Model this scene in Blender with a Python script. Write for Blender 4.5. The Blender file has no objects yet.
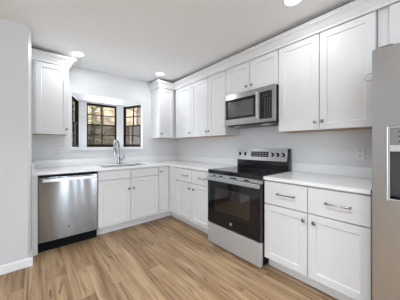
import bpy, bmesh, math, random
from mathutils import Vector, Matrix
random.seed(7)
S = bpy.context.scene
COL = S.collection
R = math.radians

# ------------------------------------------------------------------ camera
cam = bpy.data.objects.new('camera', bpy.data.cameras.new('camera'))
COL.objects.link(cam)
cam.location = (-2.372, -3.443, 1.206)
cam.rotation_euler = (R(90), 0, R(-40.165))
cam.data.sensor_width = 36
cam.data.lens = 195.17 / 400 * 36
cam.data.shift_x = (200 - 197.818) / 400
cam.data.shift_y = -(150 - 146.55) / 400
cam.data.clip_start = 0.05
S.camera = cam

# ------------------------------------------------------------------ world, sun, exposure
W = bpy.data.worlds.new('sky'); S.world = W; W.use_nodes = True
wn = W.node_tree; bg = wn.nodes['Background']
bg.inputs['Color'].default_value = (0.92, 0.96, 1.03, 1)
bg.inputs['Strength'].default_value = 1.0
S.view_settings.view_transform = 'Standard'
S.view_settings.look = 'None'
S.view_settings.gamma = 1
S.view_settings.exposure = 0.29
S.view_settings.use_curve_mapping = False

def lamp(name, kind, loc, rot, energy, color=(1, 1, 1), **kw):
    d = bpy.data.lights.new(name, kind); d.energy = energy; d.color = color
    for k, v in kw.items(): setattr(d, k, v)
    o = bpy.data.objects.new(name, d); COL.objects.link(o)
    o.location = loc; o.rotation_euler = rot
    return o
sun = lamp('sun', 'SUN', (3, -8, 9), (R(48), 0, R(22)), 4.6, (1, 0.93, 0.82), angle=R(2))
# added fill lamps: at invented west and south windows, and inside the bay
WEST = lamp('west_added_fill', 'AREA', (-6.44, -5.4, 1.35), (0, R(-90), 0), 82, (0.875, 0.975, 1.085), shape='RECTANGLE', size=1.9, size_y=2.4)
SOUTH = lamp('south_added_fill', 'AREA', (-4.6, -6.74, 1.3), (R(90), 0, 0), 11, (0.875, 0.975, 1.085), shape='RECTANGLE', size=2.2, size_y=2.0)
BAY = lamp('bay_daylight', 'AREA', (-1.37, 0.5, 1.6), (R(-90), 0, 0), 6, (0.875, 0.975, 1.085), shape='RECTANGLE', size=0.5, size_y=0.75)
for _x, _w, _e in ((-1.48, 0.12, 16), (-1.15, 0.05, 7), (-0.87, 0.06, 8), (-0.46, 0.10, 10)):      # added lamps at invented narrow south panes, for streaks in the dishwasher door
    lamp('south_pane_streak_fill', 'AREA', (_x, -6.79, 1.08), (R(90), 0, 0), _e, (0.875, 0.975, 1.085), shape='RECTANGLE', size=_w, size_y=1.9)
DOWN_W, DOWN_ADDED_W = 3.0, 13.0      # kitchen lamps weak; invented out-of-view lamps stronger, added to fill the room

# ------------------------------------------------------------------ materials
def new_mat(name):
    m = bpy.data.materials.new(name); m.use_nodes = True
    return m, m.node_tree.nodes, m.node_tree.links, m.node_tree.nodes['Principled BSDF']

def paint(name, col, rough=0.5, bump=0.0, scale=200, spec=0.5, metal=0.0):
    m, n, l, b = new_mat(name)
    b.inputs['Roughness'].default_value = rough
    b.inputs['Metallic'].default_value = metal
    b.inputs['Specular IOR Level'].default_value = spec
    tc = n.new('ShaderNodeTexCoord'); nz = n.new('ShaderNodeTexNoise')
    nz.inputs['Scale'].default_value = scale
    l.new(tc.outputs['Object'], nz.inputs['Vector'])
    mx = n.new('ShaderNodeMix'); mx.data_type = 'RGBA'
    mx.inputs[6].default_value = (*[c * 0.985 for c in col], 1); mx.inputs[7].default_value = (*col, 1)
    l.new(nz.outputs['Fac'], mx.inputs[0]); l.new(mx.outputs[2], b.inputs['Base Color'])
    if bump:
        bp = n.new('ShaderNodeBump'); bp.inputs['Strength'].default_value = bump; bp.inputs['Distance'].default_value = 0.001
        l.new(nz.outputs['Fac'], bp.inputs['Height']); l.new(bp.outputs['Normal'], b.inputs['Normal'])
    return m

def steel(name, col, rough, aniso=0.0, stretch=(2, 2, 700), wavy=0.0, metal=1.0):
    m, n, l, b = new_mat(name)
    b.inputs['Metallic'].default_value = metal
    b.inputs['Anisotropic'].default_value = aniso
    tc = n.new('ShaderNodeTexCoord'); mp = n.new('ShaderNodeMapping'); nz = n.new('ShaderNodeTexNoise')
    mp.inputs['Scale'].default_value = stretch
    nz.inputs['Scale'].default_value = 1.0; nz.inputs['Detail'].default_value = 3
    l.new(tc.outputs['Object'], mp.inputs['Vector']); l.new(mp.outputs[0], nz.inputs['Vector'])
    mx = n.new('ShaderNodeMix'); mx.data_type = 'RGBA'
    mx.inputs[6].default_value = (*[c * 0.988 for c in col], 1); mx.inputs[7].default_value = (*col, 1)
    l.new(nz.outputs['Fac'], mx.inputs[0]); l.new(mx.outputs[2], b.inputs['Base Color'])
    mr = n.new('ShaderNodeMapRange'); mr.inputs[3].default_value = rough * 0.95; mr.inputs[4].default_value = rough * 1.05
    l.new(nz.outputs['Fac'], mr.inputs[0]); l.new(mr.outputs[0], b.inputs['Roughness'])
    if aniso:
        tg = n.new('ShaderNodeTangent'); tg.direction_type = 'RADIAL'; tg.axis = 'Z'
        l.new(tg.outputs[0], b.inputs['Tangent']); b.inputs['Anisotropic Rotation'].default_value = 0.25
    if wavy:
        n2 = n.new('ShaderNodeTexNoise'); n2.inputs['Scale'].default_value = 2.6; n2.inputs['Detail'].default_value = 0
        mp2 = n.new('ShaderNodeMapping'); mp2.inputs['Scale'].default_value = (1.6, 1.6, 0.6)
        l.new(tc.outputs['Object'], mp2.inputs['Vector']); l.new(mp2.outputs[0], n2.inputs['Vector'])
        bp = n.new('ShaderNodeBump'); bp.inputs['Strength'].default_value = wavy; bp.inputs['Distance'].default_value = 0.02
        l.new(n2.outputs['Fac'], bp.inputs['Height']); l.new(bp.outputs['Normal'], b.inputs['Normal'])
    return m

def wood_plain(name, c1, c2, rough=0.5):
    m, n, l, b = new_mat(name)
    tc = n.new('ShaderNodeTexCoord'); mp = n.new('ShaderNodeMapping'); mp.inputs['Scale'].default_value = (40, 4, 40)
    nz = n.new('ShaderNodeTexNoise'); nz.inputs['Scale'].default_value = 1; nz.inputs['Detail'].default_value = 4
    l.new(tc.outputs['Object'], mp.inputs['Vector']); l.new(mp.outputs[0], nz.inputs['Vector'])
    mx = n.new('ShaderNodeMix'); mx.data_type = 'RGBA'
    mx.inputs[6].default_value = (*c1, 1); mx.inputs[7].default_value = (*c2, 1)
    l.new(nz.outputs['Fac'], mx.inputs[0]); l.new(mx.outputs[2], b.inputs['Base Color'])
    b.inputs['Roughness'].default_value = rough
    return m

def floor_mat():
    m, n, l, b = new_mat('oak_plank_floor')
    N = lambda t: n.new('ShaderNode' + t)
    tc = N('TexCoord'); sx = N('SeparateXYZ'); cx = N('CombineXYZ')
    l.new(tc.outputs['Object'], sx.inputs[0])
    l.new(sx.outputs['Y'], cx.inputs['X']); l.new(sx.outputs['X'], cx.inputs['Y'])
    br = N('TexBrick'); br.offset = 0.37; br.offset_frequency = 2; br.squash = 1
    br.inputs['Scale'].default_value = 1; br.inputs['Brick Width'].default_value = 1.22; br.inputs['Row Height'].default_value = 0.152
    br.inputs['Mortar Size'].default_value = 0.0012; br.inputs['Mortar Smooth'].default_value = 0.0; br.inputs['Bias'].default_value = 0
    br.inputs['Color1'].default_value = (0, 0, 0, 1); br.inputs['Color2'].default_value = (1, 1, 1, 1); br.inputs['Mortar'].default_value = (0.5, 0.5, 0.5, 1)
    l.new(cx.outputs[0], br.inputs['Vector'])
    sep = N('SeparateColor'); l.new(br.outputs['Color'], sep.inputs[0])
    # shift the grain of every plank by its own random value
    off = N('Math'); off.operation = 'MULTIPLY'; off.inputs[1].default_value = 37.0; l.new(sep.outputs[0], off.inputs[0])
    cz = N('CombineXYZ'); l.new(sx.outputs['X'], cz.inputs['X']); l.new(sx.outputs['Y'], cz.inputs['Y']); l.new(off.outputs[0], cz.inputs['Z'])
    def grain(scale, detail, dist=0.0):
        mp = N('Mapping'); mp.inputs['Scale'].default_value = scale
        nz = N('TexNoise'); nz.inputs['Scale'].default_value = 1; nz.inputs['Detail'].default_value = detail; nz.inputs['Distortion'].default_value = dist
        l.new(cz.outputs[0], mp.inputs['Vector']); l.new(mp.outputs[0], nz.inputs['Vector'])
        return nz.outputs['Fac']
    fine = grain((55, 1.7, 1), 5, 0.3); broad = grain((9, 0.9, 1), 3, 0.8); knot = grain((19, 2.2, 1), 2, 2.0); crack = grain((34, 0.8, 1), 1, 1.0)
    r1 = N('ValToRGB'); e = r1.color_ramp.elements
    e[0].position = 0.30; e[0].color = (0.15, 0.080, 0.037, 1)
    e[1].position = 0.72; e[1].color = (0.57, 0.41, 0.245, 1)
    k = r1.color_ramp.elements.new(0.5); k.color = (0.365, 0.230, 0.122, 1)
    mixf = N('Mix'); mixf.inputs[0].default_value = 0.34; l.new(broad, mixf.inputs[2]); l.new(fine, mixf.inputs[3])
    add = N('Math'); add.operation = 'MULTIPLY_ADD'; add.inputs[1].default_value = 0.09; l.new(sep.outputs[0], add.inputs[0])
    sub = N('Math'); sub.operation = 'SUBTRACT'; sub.inputs[1].default_value = 0.035; l.new(mixf.outputs[0], sub.inputs[0]); l.new(sub.outputs[0], add.inputs[2])
    l.new(add.outputs[0], r1.inputs[0])
    # dark knots and cracks
    r2 = N('ValToRGB'); e = r2.color_ramp.elements
    e[0].position = 0.61; e[0].color = (0, 0, 0, 1); e[1].position = 0.72; e[1].color = (1, 1, 1, 1)
    mxk = N('Math'); mxk.operation = 'MAXIMUM'; l.new(knot, mxk.inputs[0]); l.new(crack, mxk.inputs[1]); l.new(mxk.outputs[0], r2.inputs[0])
    mk = N('Mix'); mk.data_type = 'RGBA'; l.new(r1.outputs[0], mk.inputs[6]); mk.inputs[7].default_value = (0.10, 0.048, 0.022, 1)
    km = N('Math'); km.operation = 'MULTIPLY'; km.inputs[1].default_value = 0.75; l.new(r2.outputs[0], km.inputs[0]); l.new(km.outputs[0], mk.inputs[0])
    ms = N('Mix'); ms.data_type = 'RGBA'; l.new(mk.outputs[2], ms.inputs[6]); ms.inputs[7].default_value = (0.12, 0.07, 0.04, 1)
    sm = N('Math'); sm.operation = 'MULTIPLY'; sm.inputs[1].default_value = 0.6; l.new(br.outputs['Fac'], sm.inputs[0]); l.new(sm.outputs[0], ms.inputs[0])
    l.new(ms.outputs[2], b.inputs['Base Color'])
    b.inputs['Roughness'].default_value = 0.42; b.inputs['Specular IOR Level'].default_value = 0.4
    bp = N('Bump'); bp.inputs['Strength'].default_value = 0.15; bp.inputs['Distance'].default_value = 0.001
    l.new(fine, bp.inputs['Height']); l.new(bp.outputs[0], b.inputs['Normal'])
    return m

def quartz():
    m, n, l, b = new_mat('white_quartz')
    tc = n.new('ShaderNodeTexCoord'); nz = n.new('ShaderNodeTexNoise'); nz.inputs['Scale'].default_value = 3; nz.inputs['Detail'].default_value = 6; nz.inputs['Distortion'].default_value = 1.5
    l.new(tc.outputs['Object'], nz.inputs['Vector'])
    r = n.new('ValToRGB') if False else n.new('ShaderNodeValToRGB')
    r.color_ramp.elements[0].position = 0.3; r.color_ramp.elements[0].color = (0.885, 0.885, 0.88, 1)
    r.color_ramp.elements[1].position = 0.6; r.color_ramp.elements[1].color = (0.90, 0.90, 0.90, 1)
    l.new(nz.outputs['Fac'], r.inputs[0]); l.new(r.outputs[0], b.inputs['Base Color'])
    b.inputs['Roughness'].default_value = 0.16
    return m

def glass(name):
    m, n, l, b = new_mat(name)
    n.remove(b); out = n['Material Output']
    tr = n.new('ShaderNodeBsdfTransparent'); gl = n.new('ShaderNodeBsdfGlossy'); gl.inputs['Roughness'].default_value = 0.02
    lw = n.new('ShaderNodeLayerWeight'); lw.inputs[0].default_value = 0.5; pw = n.new('ShaderNodeMath'); pw.operation = 'POWER'; pw.inputs[1].default_value = 5; fr = n.new('ShaderNodeMath'); fr.operation = 'MULTIPLY_ADD'; fr.inputs[1].default_value = 0.4; fr.inputs[2].default_value = 0.012; l.new(lw.outputs['Facing'], pw.inputs[0]); l.new(pw.outputs[0], fr.inputs[0])
    mx = n.new('ShaderNodeMixShader'); l.new(fr.outputs[0], mx.inputs[0]); l.new(tr.outputs[0], mx.inputs[1]); l.new(gl.outputs[0], mx.inputs[2]); l.new(mx.outputs[0], out.inputs[0])
    return m

def screen_mat():
    m, n, l, b = new_mat('insect_screen')
    out = n['Material Output']; b.inputs['Base Color'].default_value = (0.03, 0.03, 0.03, 1); b.inputs['Roughness'].default_value = 0.8
    tr = n.new('ShaderNodeBsdfTransparent'); mx = n.new('ShaderNodeMixShader'); mx.inputs[0].default_value = 0.55
    l.new(tr.outputs[0], mx.inputs[1]); l.new(b.outputs[0], mx.inputs[2]); l.new(mx.outputs[0], out.inputs[0])
    return m

def emit(name, col, strength):
    m, n, l, b = new_mat(name)
    b.inputs['Base Color'].default_value = (*col, 1)
    b.inputs['Emission Color'].default_value = (*col, 1); b.inputs['Emission Strength'].default_value = strength
    return m

def litter():
    m, n, l, b = new_mat('leaf_litter')
    tc = n.new('ShaderNodeTexCoord'); nz = n.new('ShaderNodeTexNoise'); nz.inputs['Scale'].default_value = 2.2; nz.inputs['Detail'].default_value = 8; nz.inputs['Roughness'].default_value = 0.7
    l.new(tc.outputs['Object'], nz.inputs['Vector'])
    r = n.new('ShaderNodeValToRGB'); e = r.color_ramp.elements
    e[0].position = 0.35; e[0].color = (0.17, 0.13, 0.09, 1); e[1].position = 0.66; e[1].color = (0.66, 0.59, 0.49, 1)
    k = e.new(0.5); k.color = (0.40, 0.33, 0.24, 1)
    l.new(nz.outputs['Fac'], r.inputs[0]); l.new(r.outputs[0], b.inputs['Base Color']); b.inputs['Roughness'].default_value = 0.9
    return m

M = dict(
    cab=paint('white_cabinet_paint', (0.76, 0.765, 0.77), 0.38, spec=0.4),
    wall=paint('white_wall_paint', (0.765, 0.775, 0.785), 0.6, 0.15, 300, 0.3),
    ceil=paint('flat_ceiling_paint', (0.89, 0.90, 0.91), 0.8, 0.15, 120, 0.2),
    trim=paint('white_trim_paint', (0.82, 0.82, 0.82), 0.4),
    floor=floor_mat(), quartz=quartz(),
    steel=steel('brushed_stainless', (0.68, 0.695, 0.71), 0.34, 0.93),
    dwsteel=steel('dishwasher_stainless', (0.29, 0.305, 0.325), 0.15, 1.0, wavy=0.10),
    frsteel=steel('refrigerator_stainless', (0.50, 0.52, 0.54), 0.30, 0.7, (0.5, 0.5, 0.5), wavy=0.05),
    mwsteel=steel('microwave_stainless', (0.46, 0.46, 0.45), 0.22, 0.8),
    drsteel=steel('drawer_stainless', (0.66, 0.67, 0.68), 0.42, 0.9, metal=0.65),
    chrome=steel('polished_chrome', (0.40, 0.40, 0.41), 0.08),
    nickel=steel('brushed_nickel', (0.34, 0.335, 0.325), 0.25),
    black=paint('black_enamel', (0.010, 0.010, 0.011), 0.55, spec=0.12),
    matte=paint('matte_black_plastic', (0.012, 0.012, 0.013), 0.8, spec=0.0),
    bglass=paint('black_glass', (0.008, 0.008, 0.009), 0.06, spec=0.5),
    owin=paint('oven_window_glass', (0.02, 0.016, 0.013), 0.05, spec=1.0),
    mwin=paint('microwave_window_glass', (0.06, 0.06, 0.06), 0.10, spec=0.9),
    dgrey=paint('dark_grey_plastic', (0.06, 0.06, 0.062), 0.4),
    grey=paint('grey_plastic', (0.22, 0.225, 0.21), 0.4),
    lgrey=paint('light_grey_plastic', (0.52, 0.515, 0.50), 0.35),
    key=paint('pale_key_marks', (0.36, 0.36, 0.36), 0.5),
    bside=paint('grey_side_enamel', (0.16, 0.16, 0.16), 0.45),
    plate=paint('white_plastic', (0.80, 0.80, 0.79), 0.35),
    slot=paint('outlet_slot', (0.10, 0.10, 0.10), 0.6),
    ply=wood_plain('maple_plywood', (0.40, 0.23, 0.09), (0.50, 0.31, 0.14)),
    bronze=paint('dark_bronze_frame', (0.022, 0.012, 0.007), 0.6, spec=0.15),
    glass=glass('window_glass'), screen=screen_mat(),
    lit=emit('lit_diffuser', (1, 0.98, 0.95), 3.5), glow=emit('hood_lamp_lens', (0.75, 0.75, 0.72), 0.15),
    disp=paint('smoked_display', (0.035, 0.035, 0.038), 0.12),
    litter=litter(), bark=wood_plain('bark', (0.10, 0.075, 0.055), (0.24, 0.19, 0.15), 0.9),
    leafA=paint('olive_leaves', (0.26, 0.28, 0.10), 0.6, scale=6), leafB=paint('dry_tan_leaves', (0.50, 0.37, 0.20), 0.7, scale=6), leafC=paint('dull_green_leaves', (0.16, 0.20, 0.08), 0.6, scale=6),
    clear=paint('clear_plastic', (0.62, 0.62, 0.62), 0.2), brick=paint('pale_siding', (0.62, 0.50, 0.42), 0.8),
)

# ------------------------------------------------------------------ mesh helpers
def bm_new(): return bmesh.new()

def add_box(bm, x0, x1, y0, y1, z0, z1):
    x0, x1 = sorted((x0, x1)); y0, y1 = sorted((y0, y1)); z0, z1 = sorted((z0, z1))
    v = [bm.verts.new(p) for p in ((x0, y0, z0), (x1, y0, z0), (x1, y1, z0), (x0, y1, z0), (x0, y0, z1), (x1, y0, z1), (x1, y1, z1), (x0, y1, z1))]
    for f in ((3, 2, 1, 0), (4, 5, 6, 7), (0, 1, 5, 4), (1, 2, 6, 5), (2, 3, 7, 6), (3, 0, 4, 7)):
        bm.faces.new([v[i] for i in f])

def add_prism(bm, pts, z0, z1):
    lo = [bm.verts.new((x, y, z0)) for x, y in pts]; hi = [bm.verts.new((x, y, z1)) for x, y in pts]
    n = len(pts); bm.faces.new(lo[::-1]); bm.faces.new(hi)
    for i in range(n): bm.faces.new((lo[i], lo[(i + 1) % n], hi[(i + 1) % n], hi[i]))

def add_cyl(bm, p0, p1, r0, r1=None, n=20):
    add_lathe(bm, p0, p1, [(0, r0), (1, r0 if r1 is None else r1)], n)

def add_lathe(bm, p0, p1, prof, n=20):
    """prof: (fraction along p0-p1, radius)"""
    p0, p1 = Vector(p0), Vector(p1); ax = (p1 - p0); d = ax.normalized()
    a = d.orthogonal().normalized(); b = d.cross(a)
    rings = []
    for t, r in prof:
        c = p0 + ax * t
        rings.append([bm.verts.new(c + (a * math.cos(2 * math.pi * k / n) + b * math.sin(2 * math.pi * k / n)) * max(r, 1e-5)) for k in range(n)])
    for A, B in zip(rings, rings[1:]):
        for k in range(n): bm.faces.new((A[k], A[(k + 1) % n], B[(k + 1) % n], B[k]))
    bm.faces.new(rings[0][::-1]); bm.faces.new(rings[-1])

def add_tube(bm, pts, r, n=12, closed=False):
    pts = [Vector(p) for p in pts]; rad = r if isinstance(r, (list, tuple)) else [r] * len(pts)
    rings = []; up = None
    for i, p in enumerate(pts):
        q0 = pts[i - 1] if (i or closed) else p; q1 = pts[(i + 1) % len(pts)] if (i < len(pts) - 1 or closed) else p
        d = (q1 - q0).normalized()
        a = d.orthogonal().normalized() if up is None else (up - d * up.dot(d)).normalized()
        up = a; b = d.cross(a)
        rings.append([bm.verts.new(p + (a * math.cos(2 * math.pi * k / n) + b * math.sin(2 * math.pi * k / n)) * rad[i]) for k in range(n)])
    pairs = list(zip(rings, rings[1:])) + ([(rings[-1], rings[0])] if closed else [])
    for A, B in pairs:
        for k in range(n): bm.faces.new((A[k], A[(k + 1) % n], B[(k + 1) % n], B[k]))
    if not closed: bm.faces.new(rings[0][::-1]); bm.faces.new(rings[-1])

def add_cells(bm, us, vs, skip, w0, w1, f):
    """slab over the grid us x vs without the cells in skip; f maps (u, v, w) to a point"""
    nu, nv = len(us) - 1, len(vs) - 1; V = {}
    def vert(i, j, k):
        if (i, j, k) not in V: V[i, j, k] = bm.verts.new(f(us[i], vs[j], (w0, w1)[k]))
        return V[i, j, k]
    on = lambda i, j: 0 <= i < nu and 0 <= j < nv and (i, j) not in skip
    for i in range(nu):
        for j in range(nv):
            if not on(i, j): continue
            bm.faces.new([vert(i, j, 0), vert(i, j + 1, 0), vert(i + 1, j + 1, 0), vert(i + 1, j, 0)])
            bm.faces.new([vert(i, j, 1), vert(i + 1, j, 1), vert(i + 1, j + 1, 1), vert(i, j + 1, 1)])
            for (a, b, di, dj) in (((i, j), (i + 1, j), 0, -1), ((i + 1, j), (i + 1, j + 1), 1, 0), ((i + 1, j + 1), (i, j + 1), 0, 1), ((i, j + 1), (i, j), -1, 0)):
                if not on(i + di, j + dj):
                    bm.faces.new([vert(*a, 0), vert(*b, 0), vert(*b, 1), vert(*a, 1)])

def add_sweep(bm, path, prof):
    """mitred moulding: path in plan, prof = (outward, z); outward is to the right of travel"""
    path = [Vector(p) for p in path]; rows = []
    for i, p in enumerate(path):
        ds = []
        if i: ds.append((p - path[i - 1]).normalized())
        if i < len(path) - 1: ds.append((path[i + 1] - p).normalized())
        ns = [Vector((d.y, -d.x)) for d in ds]
        m = ns[0] if len(ns) == 1 else (ns[0] + ns[1]) / (1 + ns[0].dot(ns[1]))
        rows.append([bm.verts.new((p.x + m.x * w, p.y + m.y * w, z)) for w, z in prof])
    k = len(prof)
    for A, B in zip(rows, rows[1:]):
        for j in range(k): bm.faces.new((A[j], A[(j + 1) % k], B[(j + 1) % k], B[j]))
    bm.faces.new(rows[0]); bm.faces.new(rows[-1][::-1])

def obj(name, bm, mat, parent=None, bevel=0.0, smooth=False, seg=2):
    bmesh.ops.recalc_face_normals(bm, faces=bm.faces)
    loc = Vector((0, 0, 0))
    if parent is not None:
        q = parent
        while q is not None: loc += q.location; q = q.parent
        for v in bm.verts: v.co -= loc
    me = bpy.data.meshes.new(name); bm.to_mesh(me); bm.free()
    me.materials.append(mat if not isinstance(mat, str) else M[mat])
    o = bpy.data.objects.new(name, me); COL.objects.link(o)
    if parent is not None: o.parent = parent
    if smooth:
        for p in me.polygons: p.use_smooth = True
        me.set_sharp_from_angle(angle=R(40))
    if bevel:
        b = o.modifiers.new('bevel', 'BEVEL'); b.width = bevel; b.segments = seg; b.limit_method = 'ANGLE'; b.angle_limit = R(40)
    return o

def boxo(name, ext, mat, parent=None, bevel=0.0):
    bm = bm_new(); add_box(bm, *ext); return obj(name, bm, mat, parent, bevel)

def thing(name, label, cat, loc, group=None):
    o = bpy.data.objects.new(name, None); COL.objects.link(o); o.location = loc; o.empty_display_size = 0.1
    o['label'] = label; o['category'] = cat
    if group: o['group'] = group
    return o

def tag(o, label, cat, group=None):
    o['label'] = label; o['category'] = cat
    if group: o['group'] = group
    return o

def struct(o): o['kind'] = 'structure'; return o

def copy_tree(o, parent=None):
    c = o.copy(); COL.objects.link(c)
    if parent is not None: c.parent = parent
    for ch in list(o.children): copy_tree(ch, c)
    return c

# faces of the cabinet runs: F('x', plane) looks towards -x, F('y', plane) towards -y
def F(face, plane):
    if face == 'x': return lambda a, z, w: (plane - w, a, z)
    return lambda a, z, w: (a, plane - w, z)

def shaker(name, parent, f, a0, a1, z0, z1, rail=0.057, t=0.02, mat='cab'):
    a0, a1 = sorted((a0, a1)); bm = bm_new(); s, d = 0.006, 0.009
    def rect(i, w): return [bm.verts.new(f(*p, w)) for p in ((a0 + i, z0 + i), (a1 - i, z0 + i), (a1 - i, z1 - i), (a0 + i, z1 - i))]
    r = [rect(0, 0), rect(0, t - 0.0015), rect(0.0015, t), rect(rail, t), rect(rail + s, t - d)]
    for A, B in zip(r, r[1:]):
        for k in range(4): bm.faces.new((A[k], A[(k + 1) % 4], B[(k + 1) % 4], B[k]))
    bm.faces.new(r[0][::-1]); bm.faces.new(r[-1])
    return obj(name, bm, mat, parent)

def slab(name, parent, f, a0, a1, z0, z1, t=0.02, mat='cab', w0=0.0, bevel=0.0015):
    bm = bm_new(); p, q = f(a0, z0, w0), f(a1, z1, w0 + t)
    add_box(bm, p[0], q[0], p[1], q[1], p[2], q[2]); return obj(name, bm, mat, parent, bevel)

def knob(parent, f, a, z, w0=0.02):
    bm = bm_new()
    add_lathe(bm, f(a, z, w0), f(a, z, w0 + 0.027), [(0, 0.008), (0.08, 0.007), (0.4, 0.006), (0.55, 0.011), (0.68, 0.0165), (0.86, 0.0165), (0.97, 0.012), (1, 0.004)], 16)
    return obj('knob', bm, 'nickel', parent, smooth=True)

def pull(parent, f, a0, a1, z, w0=0.02):
    bm = bm_new(); h = 0.03
    add_tube(bm, [f(a0, z, w0 + h - 0.004), f(a0 + (a1 - a0) * 0.2, z, w0 + h), f((a0 + a1) / 2, z, w0 + h + 0.002), f(a1 - (a1 - a0) * 0.2, z, w0 + h), f(a1, z, w0 + h - 0.004)], [0.0065, 0.0055, 0.005, 0.0055, 0.0065], 10)
    o = obj('handle', bm, 'nickel', parent, smooth=True)
    for a in (a0, a1):
        b2 = bm_new(); add_lathe(b2, f(a, z, w0), f(a, z, w0 + h + 0.003), [(0, 0.009), (0.15, 0.0075), (0.8, 0.0065), (1, 0.005)], 12)
        obj('post', b2, 'nickel', o, smooth=True)
    return o

# ------------------------------------------------------------------ the setting
CZ = 2.42
struct(boxo('floor', (-6.6, 0.12, -6.9, 0.06, -0.1, 0), 'floor'))
struct(boxo('ceiling', (-6.6, 0.12, -6.9, 0.12, CZ, CZ + 0.15), 'ceil'))
OX0, OX1, OZ0, OZ1 = -1.93, -0.81, 1.185, 2.02
bm = bm_new(); add_cells(bm, [-2.386, OX0, OX1, 0.0], [0, OZ0, OZ1, CZ], {(1, 1)}, 0.0, 0.06, lambda u, v, w: (u, w, v)); struct(obj('wall_back', bm, 'wall'))
struct(boxo('wall_right', (0, 0.12, -6.9, 0.06, 0, CZ), 'wall'))
bm = bm_new(); add_prism(bm, [(-6.5, -0.84), (-2.4095, -0.84), (-2.4095, -0.80), (-2.387, -0.80), (-2.387, 0.06), (-6.5, 0.06)], 0, CZ); M['wall_left'] = paint('shade_darkened_wall_paint', (0.655, 0.665, 0.675), 0.6, 0.15, 300, 0.3); struct(obj('wall_left', bm, 'wall_left'))  # wall paint darkened to put the partition's shade into its colour
bm = bm_new(); add_cells(bm, [-6.9, -6.6, -4.2, 0.06], [0, 0.4, 2.2, CZ], {(1, 1)}, -6.6, -6.5, lambda u, v, w: (w, u, v)); struct(obj('wall_west', bm, 'wall'))
M['wall_grey'] = paint('grey_blue_wall_paint', (0.16, 0.17, 0.18), 0.6)
SX = [-6.6, -5.8, -3.4, -1.56, -1.40, -1.19, -1.11, -0.92, -0.82, -0.53, -0.39, 0.0]
bm = bm_new(); add_cells(bm, SX, [0, 0.08, 2.08, CZ], {(1, 1), (3, 1), (5, 1), (7, 1), (9, 1)}, -6.9, -6.8, lambda u, v, w: (u, w, v)); struct(obj('wall_south', bm, 'wall_grey'))
bm = bm_new(); add_prism(bm, [(-2.4094, -0.84), (-2.387, -0.80), (-2.4094, -0.80)], 0, CZ); struct(obj('trim_3', bm, 'trim'))  # corner strip angled and left paler than the wall, to look lit
# baseboard along the partition and round its corner
bm = bm_new(); add_sweep(bm, [(-6.5, -0.84), (-2.387, -0.84), (-2.387, -0.66)], [(0, 0), (0.013, 0), (0.013, 0.072), (0.009, 0.08), (0.004, 0.084), (0, 0.084)]); struct(obj('baseboard_left', bm, 'trim'))

# bay: angled walls, soffit, sill board
bayx = -1.37
A = Vector((0.585, 0.02)); B = Vector((0.365, 0.585))       # half plan, offsets from the bay axis
d = (B - A); L = d.length; d.normalize()
plan = [(bayx - 0.62, 0.061), (bayx + 0.62, 0.061), (bayx + 0.62, 0.10), (bayx + 0.44, 0.68), (bayx - 0.44, 0.68), (bayx - 0.62, 0.10)]
bm = bm_new(); add_prism(bm, plan, OZ1, OZ1 + 0.08); struct(obj('ceiling_bay', bm, 'trim'))
bm = bm_new(); add_prism(bm, plan, OZ0 - 0.06, OZ0); struct(obj('trim_1', bm, 'trim'))
struct(boxo('trim_2', (OX0 - 0.015, OX1 + 0.015, -0.022, 0.0, 1.148, OZ0 + 0.002), 'trim', None, 0.003))
WZ0, WZ1 = 1.197, 2.0
def bay_map(sgn):
    nrm = Vector((d.y, -d.x))                                # away from the room
    if nrm.x < 0: nrm = -nrm
    return lambda s, z, w: (bayx + sgn * (A.x + d.x * s + nrm.x * w), A.y + d.y * s + nrm.y * w, z)
mid_map = lambda s, z, w: (bayx + s, 0.55 + w, z)
for nm, f, s0, s1, us in (('wall_bay_left', bay_map(-1), 0.07, 0.545, None), ('wall_bay_right', bay_map(1), 0.07, 0.545, None), ('wall_bay_middle', mid_map, -0.26, 0.262, None)):
    us = [0.035, s0, s1, L] if nm != 'wall_bay_middle' else [-0.40, s0, s1, 0.40]
    bm = bm_new(); add_cells(bm, us, [OZ0, WZ0, WZ1, OZ1], {(1, 1)}, 0.0, 0.07, f); struct(obj(nm, bm, 'trim'))
def bar(bm, f, s0, s1, z0, z1, w0, w1):
    add_cells(bm, [s0, s1], [z0, z1], set(), w0, w1, f)
def sash_window(idx, f, s0, s1):
    fr = bm_new(); g = 0.011
    for (a, b, z0, z1) in ((s0, s0 + g, WZ0, WZ1), (s1 - g, s1, WZ0, WZ1), (s0 + g, s1 - g, WZ0, WZ0 + 0.03), (s0 + g, s1 - g, WZ1 - g, WZ1)):
        bar(fr, f, a, b, z0, z1, 0.002, 0.06)
    w = struct(obj('window_%d' % idx, fr, 'bronze'))
    zm = 1.612; sm = (s0 + s1) / 2
    for nm, z0, z1, w0 in (('lower_sash', WZ0 + 0.03, zm + 0.012, 0.012), ('upper_sash', zm - 0.012, WZ1 - g, 0.034)):
        bm = bm_new(); a, b = s0 + g, s1 - g
        for q in ((a, a + 0.011, z0, z1), (b - 0.011, b, z0, z1), (a, b, z0, z0 + 0.022), (a, b, z1 - 0.022, z1), (sm - 0.007, sm + 0.007, z0, z1), (a, b, (z0 + z1) / 2 - 0.007, (z0 + z1) / 2 + 0.007)):
            bar(bm, f, *q, w0, w0 + 0.02)
        s = obj(nm, bm, 'bronze', w)
        bm = bm_new(); bar(bm, f, a, b, z0, z1, w0 + 0.008, w0 + 0.012); obj('pane', bm, 'glass', s)
    bm = bm_new(); bar(bm, f, s0 + g, s1 - g, WZ0 + 0.03, zm, 0.054, 0.055); obj('insect_screen', bm, 'screen', w)
sash_window(1, bay_map(-1), 0.07, 0.545)
sash_window(2, mid_map, -0.26, 0.262)
sash_window(3, bay_map(1), 0.07, 0.545)
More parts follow.
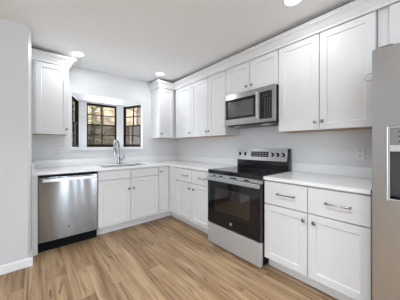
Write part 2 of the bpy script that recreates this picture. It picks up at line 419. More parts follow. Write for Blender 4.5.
# invented, unseen windows behind the camera; narrow panes shaped for dishwasher streaks
for idx, (u0, u1, z0, z1, mp) in enumerate(((-6.6, -4.2, 0.4, 2.2, lambda u, v, w: (-6.6 + w, u, v)), (-5.8, -3.4, 0.08, 2.08, lambda u, v, w: (u, -6.9 + w, v)),
        (-1.56, -1.40, 0.08, 2.08, lambda u, v, w: (u, -6.9 + w, v)), (-1.19, -1.11, 0.08, 2.08, lambda u, v, w: (u, -6.9 + w, v)), (-0.92, -0.82, 0.08, 2.08, lambda u, v, w: (u, -6.9 + w, v)), (-0.53, -0.39, 0.08, 2.08, lambda u, v, w: (u, -6.9 + w, v)))):
    g = min(0.05, (u1 - u0) * 0.12); bm = bm_new()
    for q in ((u0, u0 + g, z0, z1), (u1 - g, u1, z0, z1), (u0 + g, u1 - g, z0, z0 + g), (u0 + g, u1 - g, z1 - g, z1)): bar(bm, mp, *q, 0.02, 0.07)
    w = struct(obj('window_%d' % (idx + 4), bm, 'trim'))
    bm = bm_new(); bar(bm, mp, u0 + g, u1 - g, z0 + g, z1 - g, 0.04, 0.046); obj('pane', bm, 'glass', w)

# ------------------------------------------------------------------ wall cabinets
ZB, ZT, ZD = 1.366, 2.30, 2.262
def wall_cab(label, face, a0, a1, z0, doors, knobs, loc, z_knob=1.44, name='wall_cabinet', side_white=True, fill=None, depth=0.308):
    """doors: list of (a0, a1); body runs from the wall to depth, doors 2 cm in front of it"""
    t = thing(name, label, 'cabinet', loc)
    f = F(face, 0.0); a0, a1 = sorted((a0, a1)); e = 0.001
    bm = bm_new()                                             # carcass: sides, face frame, closed above a recessed bottom
    if face == 'y': P = lambda u, v, w: (u, -w, v)
    else: P = lambda u, v, w: (-w, u, v)
    add_cells(bm, [a0 + e, a0 + 0.016, a1 - 0.016, a1 - e], [0.002, depth - 0.02, depth], set(), z0 + 0.005, ZT, lambda u, v, w: P(u, w, v))
    for (p, q, r, s) in ((a0 + e, a0 + 0.016, 0.002, depth), (a1 - 0.016, a1 - e, 0.002, depth), (a0 + 0.016, a1 - 0.016, depth - 0.02, depth)):
        add_cells(bm, [p, q], [r, s], set(), z0, z0 + 0.005, lambda u, v, w: P(u, w, v))
    obj('body', bm, 'cab', t)
    bm = bm_new(); add_cells(bm, [a0 + 0.017, a1 - 0.017], [0.003, depth - 0.021], set(), z0 + 0.0015, z0 + 0.0046, lambda u, v, w: P(u, w, v)); obj('bottom_panel', bm, 'ply', t)
    fd = F(face, -depth - 0.004)
    bm = bm_new(); add_cells(bm, [a0 + e, a1 - e], [0.002, depth - 0.002], set(), ZT + 0.0002, ZT + 0.003, lambda u, v, w: P(u, w, v)); obj('gap_darkening_panel', bm, 'ply', t)  # unseen dark sheet added to deepen shade between crown and ceiling
    ds = [shaker('door', t, fd, p, q, z0 + 0.001, ZD) for p, q in doors]
    for (i, a) in knobs: knob(ds[i], fd, a, z_knob)
    return t
G = 0.0032
wall_cab('white single-door wall cabinet left of the bay window', 'y', -2.384, -2.004, ZB, [(-2.352, -2.008)], [(0, -2.034)], (-2.2, -0.16, ZB), 1.433)
wall_cab('white wall cabinet standing out in the corner just right of the bay window', 'y', -0.64, -0.003, ZB, [(-0.634, -0.345)], [(0, -0.612)], (-0.48, -0.16, ZB), 1.437)
wall_cab('white single-door wall cabinet on the right wall, next to the corner', 'x', -0.846, -0.352, ZB, [(-0.843, -0.41)], [(0, -0.818)], (-0.16, -0.6, ZB))
wall_cab('white double-door wall cabinet immediately left of the microwave', 'x', -1.624, -0.846, ZB, [(-1.264 + G, -0.849), (-1.62, -1.266 - G)], [(0, -1.238), (1, -1.295)], (-0.16, -1.24, ZB))
wall_cab('short white double-door wall cabinet above the microwave', 'x', -2.386, -1.624, 1.884, [(-2.012 + G, -1.63), (-2.38, -2.012 - G)], [(0, -1.975), (1, -2.05)], (-0.16, -2.0, 1.884), 1.955)
wall_cab('large white double-door wall cabinet between microwave and refrigerator', 'x', -3.178, -2.386, ZB, [(-2.782 + G, -2.389), (-3.172, -2.782 - G)], [(0, -2.752), (1, -2.812)], (-0.16, -2.78, ZB))
wall_cab('white wall cabinet set above the refrigerator at the right edge', 'x', -4.17, -3.182, 1.86, [(-3.70 + G, -3.25), (-4.165, -3.70 - G)], [(0, -3.66), (1, -3.74)], (-0.16, -3.67, 1.86), 1.95)
CP = [(0.0, 2.268), (0.010, 2.268), (0.012, 2.292), (0.020, 2.300), (0.030, 2.318), (0.046, 2.338), (0.062, 2.348), (0.064, 2.360), (0.072, 2.361), (0.072, 2.375), (0.0, 2.375)]
bm = bm_new(); add_sweep(bm, [(-2.385, -0.331), (-2.002, -0.331), (-2.002, -0.002)], CP)
tag(obj('crown_moulding', bm, 'cab'), 'short white crown moulding on the cabinet left of the bay window', 'moulding')
bm = bm_new(); add_sweep(bm, [(-0.643, -0.002), (-0.643, -0.331), (-0.331, -0.331), (-0.331, -4.2)], CP)
tag(obj('crown_moulding', bm, 'cab'), 'long white crown moulding along the tops of the right-hand cabinets', 'moulding')

# ------------------------------------------------------------------ base cabinets
BT = 0.8835
def base_body(t, cells_x, cells_y, skip=()):
    bm = bm_new(); add_cells(bm, cells_x, cells_y, set(skip), 0.114, BT, lambda u, v, w: (u, v, w)); return obj('body', bm, 'cab', t)
def toe(t, x0, x1, y0, y1, face):
    bm = bm_new()
    if face == 'y': prof = [(y0, 0.008), (y0, 0.1139), (y1, 0.1139), (y1, 0), (y1 - 0.003, 0), (y1 - 0.003, 0.008)]; P3 = lambda q, z, e: ((x0, x1)[e], q, z)
    else: prof = [(x0, 0.008), (x0, 0.1139), (x1, 0.1139), (x1, 0), (x1 - 0.003, 0), (x1 - 0.003, 0.008)]; P3 = lambda q, z, e: (q, (y0, y1)[e], z)
    lo, hi = [[bm.verts.new(P3(q, z, e)) for q, z in prof] for e in (0, 1)]
    bm.faces.new(lo); bm.faces.new(hi[::-1])
    for i in range(6): bm.faces.new((lo[i], hi[i], hi[(i + 1) % 6], lo[(i + 1) % 6]))
    return obj('toe_kick', bm, 'cab', t)
fy, fx = F('y', -0.611), F('x', -0.611)              # planes the doors hang in, 7 mm before the boxes
# end panel left of the dishwasher
tag(boxo('filler_panel', (-2.385, -2.333, -0.632, -0.003, 0.0, BT), 'cab'), 'narrow white floor-length filler panel at the left of the dishwasher', 'panel')
# sink base
t = thing('sink_base_cabinet', 'white base cabinet with two doors below the sink, right of the dishwasher', 'cabinet', (-1.275, -0.3, 0))
bm = bm_new(); add_cells(bm, [-1.721, -1.70, -0.84, -0.821], [-0.604, -0.590, -0.02, -0.003], {(1, 1)}, 0.114, BT, lambda u, v, w: (u, v, w)); obj('body', bm, 'cab', t)
toe(t, -1.721, -0.821, -0.545, -0.53, 'y')
for a0, a1 in ((-1.716, -1.280), (-1.274, -0.826)): slab('false_drawer_front', t, fy, a0, a1, 0.753, 0.871)
for a0, a1, k in ((-1.716, -1.280, -1.312), (-1.274, -0.826, -1.245)): knob(shaker('door', t, fy, a0, a1, 0.122, 0.7445), fy, k, 0.60)
# corner base
t = thing('corner_base_cabinet', 'white corner base cabinet with one tall narrow door and a plain return', 'cabinet', (-0.4, -0.4, 0))
base_body(t, [-0.819, -0.604, -0.003], [-0.838, -0.604, -0.003], [(0, 0)])
bm = bm_new(); add_cells(bm, [-0.819, -0.545, -0.53], [-0.838, -0.545, -0.53], [(0, 0)], 0.008, 0.1139, lambda u, v, w: (u, v, w)); obj('toe_kick', bm, 'cab', t)
bm = None
knob(shaker('door', t, fy, -0.816, -0.634, 0.122, 0.872, rail=0.05), fy, -0.787, 0.803)
slab('return_panel', t, fx, -0.836, -0.634, 0.122, 0.872)
# drawer base left of the range
t = thing('base_cabinet', 'white base cabinet with two drawers and two doors left of the range', 'cabinet', (-0.3, -1.23, 0))
base_body(t, [-0.604, -0.003], [-1.626, -0.842]); toe(t, -0.545, -0.53, -1.626, -0.842, 'x')
for a0, a1, h0, h1, k in ((-1.235, -0.845, -1.02, -1.155, -1.223), (-1.622, -1.241, -1.419, -1.551, -1.30)):
    pull(slab('drawer', t, fx, a0, a1, 0.683, 0.870), fx, h0, h1, 0.776)
    knob(shaker('door', t, fx, a0, a1, 0.122, 0.674), fx, a0 + 0.03 if k > -1.24 else a1 - 0.055, 0.598)
# base right of the range
t = thing('base_cabinet', 'white base cabinet with two drawers and two doors right of the range', 'cabinet', (-0.3, -2.79, 0))
base_body(t, [-0.604, -0.003], [-3.192, -2.395]); toe(t, -0.545, -0.53, -3.192, -2.395, 'x')
for a0, a1, h0, h1, k in ((-2.789, -2.398, -2.535, -2.685, -2.765), (-3.190, -2.795, -2.925, -3.08, -2.845)):
    pull(slab('drawer', t, fx, a0, a1, 0.656, 0.870), fx, h0, h1, 0.765)
    knob(shaker('door', t, fx, a0, a1, 0.122, 0.647), fx, k, 0.588)

# ------------------------------------------------------------------ worktops
CT0, CT1 = 0.8845, 0.914
SKX0, SKX1, SKY0, SKY1 = -1.62, -0.94, -0.535, -0.15
t = thing('worktop', 'white L-shaped quartz worktop running from dishwasher round the corner to the range', 'worktop', (-1.2, -0.3, CT0))
bm = bm_new(); add_cells(bm, [-2.385, SKX0, SKX1, -0.65, -0.002], [-1.627, -0.65, SKY0, SKY1, -0.002], {(0, 0), (1, 0), (2, 0), (1, 2)}, CT0, CT1, lambda u, v, w: (u, v, w)); obj('slab', bm, 'quartz', t, 0.002)
bm = bm_new(); add_cells(bm, [-2.364, -0.022, -0.002], [-1.627, -0.022, -0.002], {(0, 0)}, CT1, 1.018, lambda u, v, w: (u, v, w)); obj('upstand', bm, 'quartz', t, 0.0015)
boxo('side_upstand', (-2.385, -2.3645, -0.648, -0.002, CT1, 1.018), 'quartz', t, 0.0015)
t = thing('worktop', 'straight white quartz worktop between the range and the refrigerator', 'worktop', (-0.3, -2.8, CT0))
boxo('slab', (-0.65, -0.002, -3.192, -2.397, CT0, CT1), 'quartz', t, 0.002)
boxo('upstand', (-0.022, -0.002, -3.192, -2.397, CT1, 1.018), 'quartz', t, 0.0015)

# sink and faucet
t = thing('sink', 'stainless undermount sink set into the worktop in front of the bay window', 'sink', ((SKX0 + SKX1) / 2, (SKY0 + SKY1) / 2, 0.68))
bm = bm_new(); x0, x1, y0, y1 = SKX0 + 0.002, SKX1 - 0.002, SKY0 + 0.002, SKY1 - 0.002; r = 0.003
for ext in ((x0, x0 + r, y0, y1, 0.70, 0.895), (x1 - r, x1, y0, y1, 0.70, 0.895), (x0 + r, x1 - r, y0, y0 + r, 0.70, 0.895), (x0 + r, x1 - r, y1 - r, y1, 0.70, 0.895), (x0, x1, y0, y1, 0.697, 0.70)): add_box(bm, *ext)
obj('basin', bm, 'steel', t)
bm = bm_new(); add_lathe(bm, (-1.28, -0.33, 0.700), (-1.28, -0.33, 0.704), [(0, 0.045), (0.6, 0.045), (1, 0.038)], 24); obj('drain', bm, 'chrome', t, smooth=True)
fxp, fyp = -1.275, -0.088
t = thing('faucet', 'chrome gooseneck kitchen faucet with side lever behind the sink', 'faucet', (fxp, fyp, CT1))
bm = bm_new(); add_lathe(bm, (fxp, fyp, CT1 + 0.0005), (fxp, fyp, CT1 + 0.115), [(0, 0.030), (0.06, 0.030), (0.10, 0.024), (0.85, 0.022), (1, 0.017)], 24); obj('base', bm, 'chrome', t, smooth=True)
bm = bm_new(); pts = [(fxp, fyp, 1.02), (fxp, fyp, 1.21)]; dx, dy, rr = -0.62, -0.785, 0.085
for k in range(1, 13):
    a = math.pi * k / 12; q = rr * (1 - math.cos(a)); pts.append((fxp + dx * q, fyp + dy * q, 1.21 + rr * math.sin(a)))
pts.append((fxp + dx * 2 * rr, fyp + dy * 2 * rr, 1.19)); add_tube(bm, pts, 0.018, 14); obj('spout', bm, 'chrome', t, smooth=True)
q = 2 * rr; bm = bm_new(); add_lathe(bm, (fxp + dx * q, fyp + dy * q, 1.19), (fxp + dx * q, fyp + dy * q, 1.075), [(0, 0.017), (0.1, 0.021), (0.7, 0.021), (1, 0.024)], 18); obj('spray_head', bm, 'chrome', t, smooth=True)
bm = bm_new(); add_cyl(bm, (fxp + 0.018, fyp, 0.985), (fxp + 0.05, fyp, 0.985), 0.016, 0.015, 16); add_tube(bm, [(fxp + 0.045, fyp, 0.985), (fxp + 0.075, fyp - 0.004, 1.01), (fxp + 0.092, fyp - 0.008, 1.09)], [0.010, 0.008, 0.006], 10); obj('lever', bm, 'chrome', t, smooth=True)

# ------------------------------------------------------------------ dishwasher
t = thing('dishwasher', 'stainless dishwasher with a full-width bar handle and black toe panel', 'dishwasher', (-2.03, -0.32, 0))
boxo('tub', (-2.331, -1.7235, -0.60, -0.02, 0.1185, 0.88), 'dgrey', t)
boxo('control_strip', (-2.329, -1.726, -0.632, -0.601, 0.856, 0.876), 'black', t)
dr = boxo('door', (-2.327, -1.729, -0.645, -0.601, 0.122, 0.853), 'dwsteel', t, 0.004)
bm = bm_new(); add_cells(bm, [-2.292, -1.768], [0.806, 0.840], set(), -0.700, -0.682, lambda u, v, w: (u, w, v)); h = obj('handle', bm, 'steel', dr, 0.004)
for a in (-2.28, -1.78): boxo('post', (a - 0.012, a + 0.012, -0.683, -0.644, 0.808, 0.838), 'steel', h, 0.003)
bm = bm_new(); add_cyl(bm, (-2.041, -0.6445, 0.248), (-2.041, -0.6465, 0.248), 0.011, n=24); bdg = obj('badge', bm, 'dgrey', dr)
bdg['label'] = 'small round dark emblem'
bm = bm_new(); add_tube(bm, [(-2.041 + 0.0085 * math.cos(k * math.pi / 12), -0.6468, 0.248 + 0.0085 * math.sin(k * math.pi / 12)) for k in range(24)], 0.0006, 6, True); obj('emblem_ring', bm, 'lgrey', bdg)
boxo('toe_panel', (-2.331, -1.7235, -0.585, -0.56, 0.0, 0.118), 'matte', t)

# ------------------------------------------------------------------ range
RY0, RY1 = -2.392, -1.630; RC = (RY0 + RY1) / 2
t = thing('range', 'freestanding stainless electric range with black glass cooktop and oven door', 'range', (-0.35, RC, 0))
boxo('body', (-0.635, -0.03, RY0 + 0.004, RY1 - 0.004, 0.06, 0.871), 'black', t, 0.002)
boxo('base_plinth', (-0.60, -0.06, RY0 + 0.03, RY1 - 0.03, 0.0, 0.06), 'black', t)
ck = boxo('cooktop', (-0.672, -0.028, RY0, RY1, 0.872, 0.921), 'bglass', t, 0.006)
for (bx, by, br) in ((-0.50, RC - 0.19, 0.105), (-0.50, RC + 0.19, 0.09), (-0.24, RC - 0.19, 0.08), (-0.24, RC + 0.19, 0.105), (-0.22, RC, 0.055)):
    bm = bm_new()
    add_tube(bm, [(bx + br * math.cos(k * math.pi / 24), by + br * math.sin(k * math.pi / 24), 0.9212) for k in range(48)], 0.0008, 6, True); obj('burner_ring', bm, 'dgrey', ck)
fr = F('x', -0.636)
slab('vent_trim', t, fr, RY0 + 0.004, RY1 - 0.004, 0.838, 0.871, t=0.040, mat='steel')
for a, w in ((RY1 - 0.10, 0.04), (RY1 - 0.20, 0.05), (RY1 - 0.36, 0.10), (RY1 - 0.56, 0.06)):
    slab('vent_slot', t, fr, a - w, a, 0.846, 0.860, t=0.002, mat='black', w0=0.0401, bevel=0)
dr = slab('oven_door', t, fr, RY0 + 0.006, RY1 - 0.006, 0.268, 0.836, t=0.046, mat='bglass', bevel=0.004)
f2 = F('x', -0.682)
wz0, wz1, wa0, wa1 = 0.452, 0.702, -2.255, -1.775
slab('oven_window', dr, f2, wa0, wa1, wz0, wz1, t=0.0015, mat='owin', w0=0.0002, bevel=0)
bm = bm_new()
for a0, a1, z0, z1 in ((wa0 - 0.004, wa0, wz0 - 0.004, wz1 + 0.004), (wa1, wa1 + 0.004, wz0 - 0.004, wz1 + 0.004), (wa0, wa1, wz0 - 0.004, wz0), (wa0, wa1, wz1, wz1 + 0.004)): add_cells(bm, [a0, a1], [z0, z1], set(), 0.0002, 0.0018, f2)
obj('window_border', bm, 'dgrey', dr)
h = slab('door_handle', dr, f2, RY0 + 0.002, RY1 - 0.002, 0.796, 0.838, t=0.018, mat='steel', w0=0.016, bevel=0.005)
for a in (RY0 + 0.03, RY1 - 0.03): slab('post', h, f2, a - 0.014, a + 0.014, 0.800, 0.830, t=0.018, mat='steel', w0=-0.001)
bm = bm_new(); add_cyl(bm, f2(RC, 0.335, 0.0), f2(RC, 0.335, 0.002), 0.0155, n=28); bdg = obj('badge', bm, 'lgrey', dr); bdg['label'] = 'small round silver emblem'
bm = bm_new(); add_tube(bm, [f2(RC + 0.012 * math.cos(k * math.pi / 12), 0.335 + 0.012 * math.sin(k * math.pi / 12), 0.0024) for k in range(24)], 0.0009, 6, True); obj('emblem_ring', bm, 'grey', bdg)
bm = bm_new(); add_tube(bm, [f2(RC + 0.006 * math.cos(k * 0.5) * (1 - k / 30), 0.335 + 0.006 * math.sin(k * 0.5) * (1 - k / 30), 0.0024) for k in range(24)], 0.0008, 6); obj('emblem_scroll', bm, 'grey', bdg)
slab('storage_drawer', t, fr, RY0 + 0.006, RY1 - 0.006, 0.018, 0.258, t=0.044, mat='drsteel', bevel=0.005)
# backguard
bm = bm_new(); prof = [(-0.028, 0.9215), (-0.088, 0.9215), (-0.088, 1.02), (-0.066, 1.180), (-0.028, 1.180)]
for y in (0, 1): pass
lo = [bm.verts.new((x, RY0 + 0.003, z)) for x, z in prof]; hi = [bm.verts.new((x, RY1 - 0.003, z)) for x, z in prof]
bm.faces.new(lo); bm.faces.new(hi[::-1])
for i in range(5): bm.faces.new((lo[i], hi[i], hi[(i + 1) % 5], lo[(i + 1) % 5]))
bgd = obj('backguard', bm, 'bglass', t, 0.003)
def fb(a, z, w):                                             # the leaning control face
    s = (z - 1.02) / 0.16
    return (-0.088 + 0.022 * s - w, a, z)
bm = bm_new(); add_cells(bm, [RY0 + 0.030, RY1 - 0.002], [1.024, 1.181], set(), 0.0003, 0.004, fb); pn = obj('control_panel', bm, 'steel', bgd, 0.0015)
bm = bm_new(); add_cells(bm, [-2.125, -1.862], [1.070, 1.140], set(), 0.0041, 0.0055, fb); dsp = obj('display', bm, 'disp', pn)
for i in range(6):
    for j in range(2):
        bm = bm_new(); a = -2.10 + i * 0.042; z = 1.083 + j * 0.030; add_cells(bm, [a, a + 0.022], [z, z + 0.009], set(), 0.0056, 0.006, fb); obj('touch_key', bm, 'key', dsp)
for a in (-1.672, -1.762, -2.172, -2.242, -2.312):
    bm = bm_new(); p, q = fb(a, 1.104, 0.0041), fb(a, 1.104, 0.028)
    add_lathe(bm, p, q, [(0, 0.026), (0.25, 0.026), (0.35, 0.022), (0.9, 0.019), (1, 0.017)], 20); k = obj('knob', bm, 'black', pn, smooth=True)
    bm = bm_new(); add_lathe(bm, q, fb(a, 1.104, 0.034), [(0, 0.0155), (1, 0.0145)], 18); obj('knob_cap', bm, 'steel', k, smooth=True)

# ------------------------------------------------------------------ microwave
MX, MZ0, MZ1 = -0.40, 1.481, 1.879; MY0, MY1 = -2.385, -1.664
t = thing('microwave', 'stainless over-the-range microwave hung between the wall cabinets', 'microwave', (-0.2, RC, MZ0))
boxo('body', (-0.375, -0.003, MY0, MY1, MZ0 + 0.012, MZ1), 'black', t, 0.002)
fm = F('x', -0.3755)
wy0, wy1, wz0, wz1 = -2.147, -1.686, 1.556, 1.811        # dark window
cy0, cy1 = -2.349, -2.196                                 # control panel
bm = bm_new(); add_cells(bm, [MY0, cy0, cy1, wy0, wy1, MY1], [MZ0, 1.518, wz0, wz1, 1.821, MZ1], {(3, 2), (1, 1), (1, 2), (1, 3)}, 0.0, 0.026, fm); dr = obj('front', bm, 'mwsteel', t, 0.002)
bm = bm_new(); add_cells(bm, [wy0, wy1], [wz0, wz1], set(), 0.0005, 0.020, fm); wn_ = obj('door_window', bm, 'bglass', dr)
bm = bm_new(); add_cells(bm, [wy0 + 0.035, wy1 - 0.045], [wz0 + 0.03, wz1 - 0.035], set(), 0.0202, 0.0212, fm); obj('screen_mesh', bm, 'mwin', wn_)
bm = bm_new(); add_cells(bm, [cy0 + 0.0005, cy1 - 0.0005], [1.5185, 1.8205], set(), 0.0005, 0.024, fm); cp = obj('control_panel', bm, 'bglass', t)
bm = bm_new(); add_cells(bm, [cy0 + 0.03, cy1 - 0.03], [1.765, 1.795], set(), 0.0241, 0.0247, fm); obj('display', bm, 'disp', cp)
for i in range(3):
    for j in range(9):
        bm = bm_new(); a = cy0 + 0.016 + i * 0.030; z = 1.532 + j * 0.0245
        add_cells(bm, [a + 0.006, a + 0.015], [z + 0.004, z + 0.009], set(), 0.0241, 0.0246, fm); obj('key', bm, 'key', cp)
bm = bm_new(); add_cells(bm, [wy0 - 0.026, wy0 - 0.008], [1.525, 1.835], set(), 0.024, 0.040, fm); obj('handle', bm, 'steel', dr, 0.005)
bm = bm_new(); add_cyl(bm, fm(RC, 1.845, 0.026), fm(RC, 1.845, 0.0275), 0.011, n=24); bdg = obj('badge', bm, 'lgrey', dr); bdg['label'] = 'small round silver emblem'
bm = bm_new(); add_tube(bm, [fm(RC + 0.0085 * math.cos(k * math.pi / 12), 1.845 + 0.0085 * math.sin(k * math.pi / 12), 0.0278) for k in range(24)], 0.0007, 6, True); obj('emblem_ring', bm, 'grey', bdg)
boxo('vent_plate', (-0.345, -0.02, MY0 + 0.02, MY1 - 0.02, MZ0 - 0.014, MZ0 + 0.0115), 'dgrey', t, 0.003)
for a in (-1.80, -2.22):
    boxo('lamp_lens', (-0.33, -0.27, a - 0.05, a + 0.05, MZ0 - 0.017, MZ0 - 0.0142), 'glow', t)
for a in (-1.90, -2.12):
    boxo('grease_filter', (-0.25, -0.08, a - 0.09, a + 0.09, MZ0 - 0.018, MZ0 - 0.0142), 'grey', t)

# ------------------------------------------------------------------ refrigerator
FY1, FY0, FXD, FH = -3.222, -4.135, -0.825, 1.782
t = thing('refrigerator', 'tall stainless refrigerator with door dispenser at the right edge', 'refrigerator', (-0.42, (FY0 + FY1) / 2, 0))
boxo('body', (-0.745, -0.03, FY0 + 0.004, FY1 - 0.004, 0.03, FH - 0.015), 'bside', t, 0.004)
boxo('base_grille', (-0.74, -0.05, FY0 + 0.01, FY1 - 0.01, 0.0, 0.0295), 'dgrey', t)
mid = -3.625
DY1, DY0, DZ0, DZ1 = -3.294, -3.535, 0.903, 1.318
ff = F('x', FXD)
bm = bm_new(); add_cells(bm, [mid + 0.003, DY0, DY1, FY1], [0.05, DZ0, DZ1, FH], {(1, 1)}, -0.072, 0.0, ff); d1 = obj('freezer_door', bm, 'frsteel', t, 0.006, seg=3)
bm = bm_new(); add_cells(bm, [FY0, mid - 0.003], [0.05, FH], set(), -0.072, 0.0, ff); d2 = obj('fridge_door', bm, 'frsteel', t, 0.006, seg=3)
for dd, a in ((d1, mid + 0.045), (d2, mid - 0.045)):
    bm = bm_new(); add_tube(bm, [ff(a, 0.62, 0.0), ff(a, 0.64, 0.045), ff(a, 0.70, 0.055), ff(a, 1.50, 0.055), ff(a, 1.56, 0.045), ff(a, 1.58, 0.0)], 0.013, 12); obj('handle', bm, 'steel', dd, smooth=True)
# dispenser
bm = bm_new(); add_cells(bm, [DY0, DY0 + 0.006, DY1 - 0.005, DY1], [DZ0, DZ0 + 0.006, DZ1 - 0.006, DZ1], {(1, 1)}, -0.02, 0.0025, ff); dsp = obj('dispenser', bm, 'lgrey', t)
bm = bm_new(); add_cells(bm, [DY0 + 0.006, DY1 - 0.005], [1.215, DZ1 - 0.006], set(), -0.02, -0.004, ff); cp = obj('control_panel', bm, 'grey', dsp)
for i in range(3):
    for z in (1.290, 1.262, 1.234):
        bm = bm_new(); a = DY1 - 0.038 - i * 0.068; add_cells(bm, [a - 0.022, a], [z - 0.005, z + 0.004], set(), -0.0039, -0.0033, ff); obj('touch_icon', bm, 'dgrey', cp)
bm = bm_new(); add_cells(bm, [DY0 + 0.006, DY1 - 0.005], [1.178, 1.214], set(), -0.02, 0.001, ff); obj('trim_bar', bm, 'lgrey', dsp, 0.002)
bm = bm_new(); add_cells(bm, [DY0 + 0.006, DY1 - 0.005], [DZ0 + 0.006, 1.1775], set(), -0.0715, -0.069, ff); obj('recess', bm, 'dgrey', dsp)
bm = bm_new(); add_cells(bm, [DY0 + 0.007, DY1 - 0.006], [DZ0 + 0.0065, DZ0 + 0.012], set(), -0.068, -0.002, ff); obj('drip_tray', bm, 'black', dsp)
for a in (-3.37, -3.46):
    bm = bm_new(); add_cells(bm, [a - 0.018, a + 0.018], [0.98, 1.09], set(), -0.055, -0.048, ff); obj('paddle', bm, 'black', dsp, 0.002)
for a in (FY1 - 0.06, FY0 + 0.06): boxo('hinge_cover', (-0.81, -0.66, a - 0.03, a + 0.03, FH - 0.0145, FH + 0.012), 'bside', t, 0.004)
# pale loop on the side of the door
bm = bm_new(); pts = []
for k in range(17):
    a = -math.pi * 0.5 + math.pi * k / 16; pts.append((-0.79, FY1 + 0.008 + 0.028 * math.cos(a), 1.634 + 0.021 * math.sin(a)))
add_tube(bm, [(-0.79, FY1 - 0.002, 1.613)] + pts + [(-0.79, FY1 - 0.002, 1.655)], 0.005, 8); lp = obj('plastic_loop', bm, 'clear', d1, smooth=True); lp['label'] = 'clear plastic loop'

# ------------------------------------------------------------------ outlets
def outlet(label, face, a, z, first=[]):
    if True:
        f = F(face, 0.0); loc = f(a, z, 0.0)
        t = thing('outlet', label, 'outlet', loc, 'outlets over the worktop')
        bm = bm_new(); add_cells(bm, [a - 0.036, a + 0.036], [z - 0.058, z + 0.058], set(), 0.0003, 0.008, f); pl = obj('cover_plate', bm, 'plate', t, 0.002)
        for dz in (-0.021, 0.021):
            bm = bm_new(); add_cells(bm, [a - 0.017, a + 0.017], [z + dz - 0.014, z + dz + 0.014], set(), 0.0081, 0.010, f); rc = obj('receptacle', bm, 'plate', t, 0.003)
            for da in (-0.007, 0.007):
                bm = bm_new(); add_cells(bm, [a + da - 0.0025, a + da + 0.0025], [z + dz - 0.005, z + dz + 0.008], set(), 0.0101, 0.0104, f); obj('slot', bm, 'slot', rc)
        return t
outlet('white outlet on the back wall below the cabinet left of the window', 'y', -2.085, 1.13)
outlet('white outlet on the right wall between the corner and the range', 'x', -1.03, 1.13)
outlet('white outlet on the right wall beside the refrigerator', 'x', -3.022, 1.135)

# ------------------------------------------------------------------ recessed ceiling lights
def downlight(loc, label, watt=None):
    watt = watt or DOWN_W
    x, y = loc; z = CZ
    t = thing('ceiling_light', label, 'ceiling light', (x, y, z), 'recessed ceiling lights')
    bm = bm_new(); n = 32; ring = []
    for r_, z_ in ((0.078, z - 0.0005), (0.078, z - 0.004), (0.073, z - 0.007), (0.066, z - 0.006), (0.064, z - 0.0005)):
        ring.append([bm.verts.new((x + r_ * math.cos(2 * math.pi * k / n), y + r_ * math.sin(2 * math.pi * k / n), z_)) for k in range(n)])
    for A_, B_ in zip(ring, ring[1:] + ring[:1]):
        for k in range(n): bm.faces.new((A_[k], A_[(k + 1) % n], B_[(k + 1) % n], B_[k]))
    obj('trim_ring', bm, 'trim', t, smooth=True)
    bm = bm_new(); add_cyl(bm, (x, y, z - 0.0008), (x, y, z - 0.0045), 0.0635, n=32); obj('diffuser', bm, 'lit', t)
    l = lamp('downlight_glow', 'AREA', (x, y, z - 0.010), (0, 0, 0), watt, (0.955, 0.985, 1.01) if watt < 10 else (0.88, 0.98, 1.08), shape='DISK', size=0.125, spread=R(180 if watt < 10 else 125))
    return t
downlight((-1.924, -0.488), 'lit recessed ceiling light nearest the cabinet left of the window', 3.9)
downlight((-0.755, -0.551), 'lit recessed ceiling light beside the corner cabinet', 2.8)
downlight((-0.731, -2.72), 'lit recessed ceiling light at the top edge, before the microwave', 2.5)
for p in ((-2.0, -2.72), (-0.75, -4.9), (-2.0, -4.9), (-4.6, -3.6), (-4.2, -5.3)):  # invented ceiling lights outside the view, added for brightness
    downlight(p, 'added recessed ceiling light, out of view, filling the room with light', DOWN_ADDED_W)

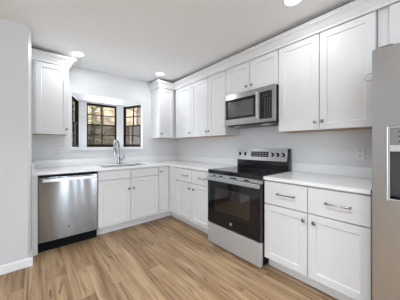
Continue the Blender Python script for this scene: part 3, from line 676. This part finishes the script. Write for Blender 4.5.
# ------------------------------------------------------------------ outdoors
bm = bm_new(); nx, ny = 30, 30; g = {}
for i in range(nx + 1):
    for j in range(ny + 1):
        x = -16 + 36 * i / nx; y = 1.2 + 34 * j / ny
        z = -0.4 + 0.45 * max(0, y - 3.0) + 0.25 * math.sin(x * 0.7 + y * 0.4) + random.uniform(-0.08, 0.08)
        if y > 16: z -= 0.2 * (y - 16)
        g[i, j] = bm.verts.new((x, y, z))
for i in range(nx):
    for j in range(ny): bm.faces.new((g[i, j], g[i + 1, j], g[i + 1, j + 1], g[i, j + 1]))
struct(obj('ground_yard', bm, 'litter', smooth=True))
def tree(x, y, h, r, mat, label, nleaf=420, spread=1.5, low=0.15):
    gz = -0.4 + 0.45 * max(0, y - 3.0) + 0.25 * math.sin(x * 0.7 + y * 0.4) - 0.1
    t = thing('tree', label, 'tree', (x, y, gz), 'trees outside the bay window')
    bm = bm_new(); pts = [(x + 0.12 * math.sin(k * 1.3 + x), y, gz + h * k / 6) for k in range(7)]
    add_tube(bm, pts, [r * (1 - 0.11 * k) for k in range(7)], 9)
    tips = []
    for k in range(11):
        b0 = Vector(pts[2 + k % 4]); a = k * 2.4; ln = spread * random.uniform(0.5, 1.0)
        b1 = b0 + Vector((math.cos(a) * ln, math.sin(a) * ln, ln * random.uniform(0.1, 0.8)))
        add_tube(bm, [b0, (b0 + b1) / 2 + Vector((0, 0, 0.1)), b1], [r * 0.35, r * 0.22, r * 0.08], 6); tips.append((b0, b1))
    obj('trunk', bm, 'bark', t, smooth=True)
    bm = bm_new()
    for k in range(nleaf):
        b0, b1 = random.choice(tips); c = b0.lerp(b1, random.uniform(0.3, 1.15)) + Vector([random.gauss(0, 0.28) for _ in range(3)])
        u = Vector([random.gauss(0, 1) for _ in range(3)]).normalized(); v = u.orthogonal().normalized(); s = random.uniform(0.05, 0.11)
        bm.faces.new([bm.verts.new(c + u * s), bm.verts.new(c + v * s * 0.5), bm.verts.new(c - u * s), bm.verts.new(c - v * s * 0.5)])
    obj('foliage', bm, mat, t)
for x, y, h, r, mt, lb, n in (
    (-0.3, 6.6, 5.0, 0.13, 'leafA', 'green leafy tree outside the middle window, left half', 900),
    (1.0, 10.4, 5.5, 0.12, 'leafB', 'tan-leaved tree outside the middle window, right half', 500),
    (3.4, 4.6, 4.2, 0.08, 'leafA', 'thin olive tree outside at the far right of the bay', 300),
    (2.7, 8.2, 5.0, 0.12, 'leafB', 'tan-leaved tree seen through the right window', 500),
    (5.8, 12.0, 6.0, 0.14, 'leafB', 'far pale-leaved tree seen through the right window', 420),
    (-1.5, 3.4, 3.6, 0.06, 'leafC', 'dull green tree seen through the narrow left window', 500),
    (-2.6, 13.0, 6.0, 0.13, 'leafC', 'distant green tree up the slope outside', 420)):
    tree(x, y, h, r, mt, lb, n, 0.7 if y < 4 else 1.3)
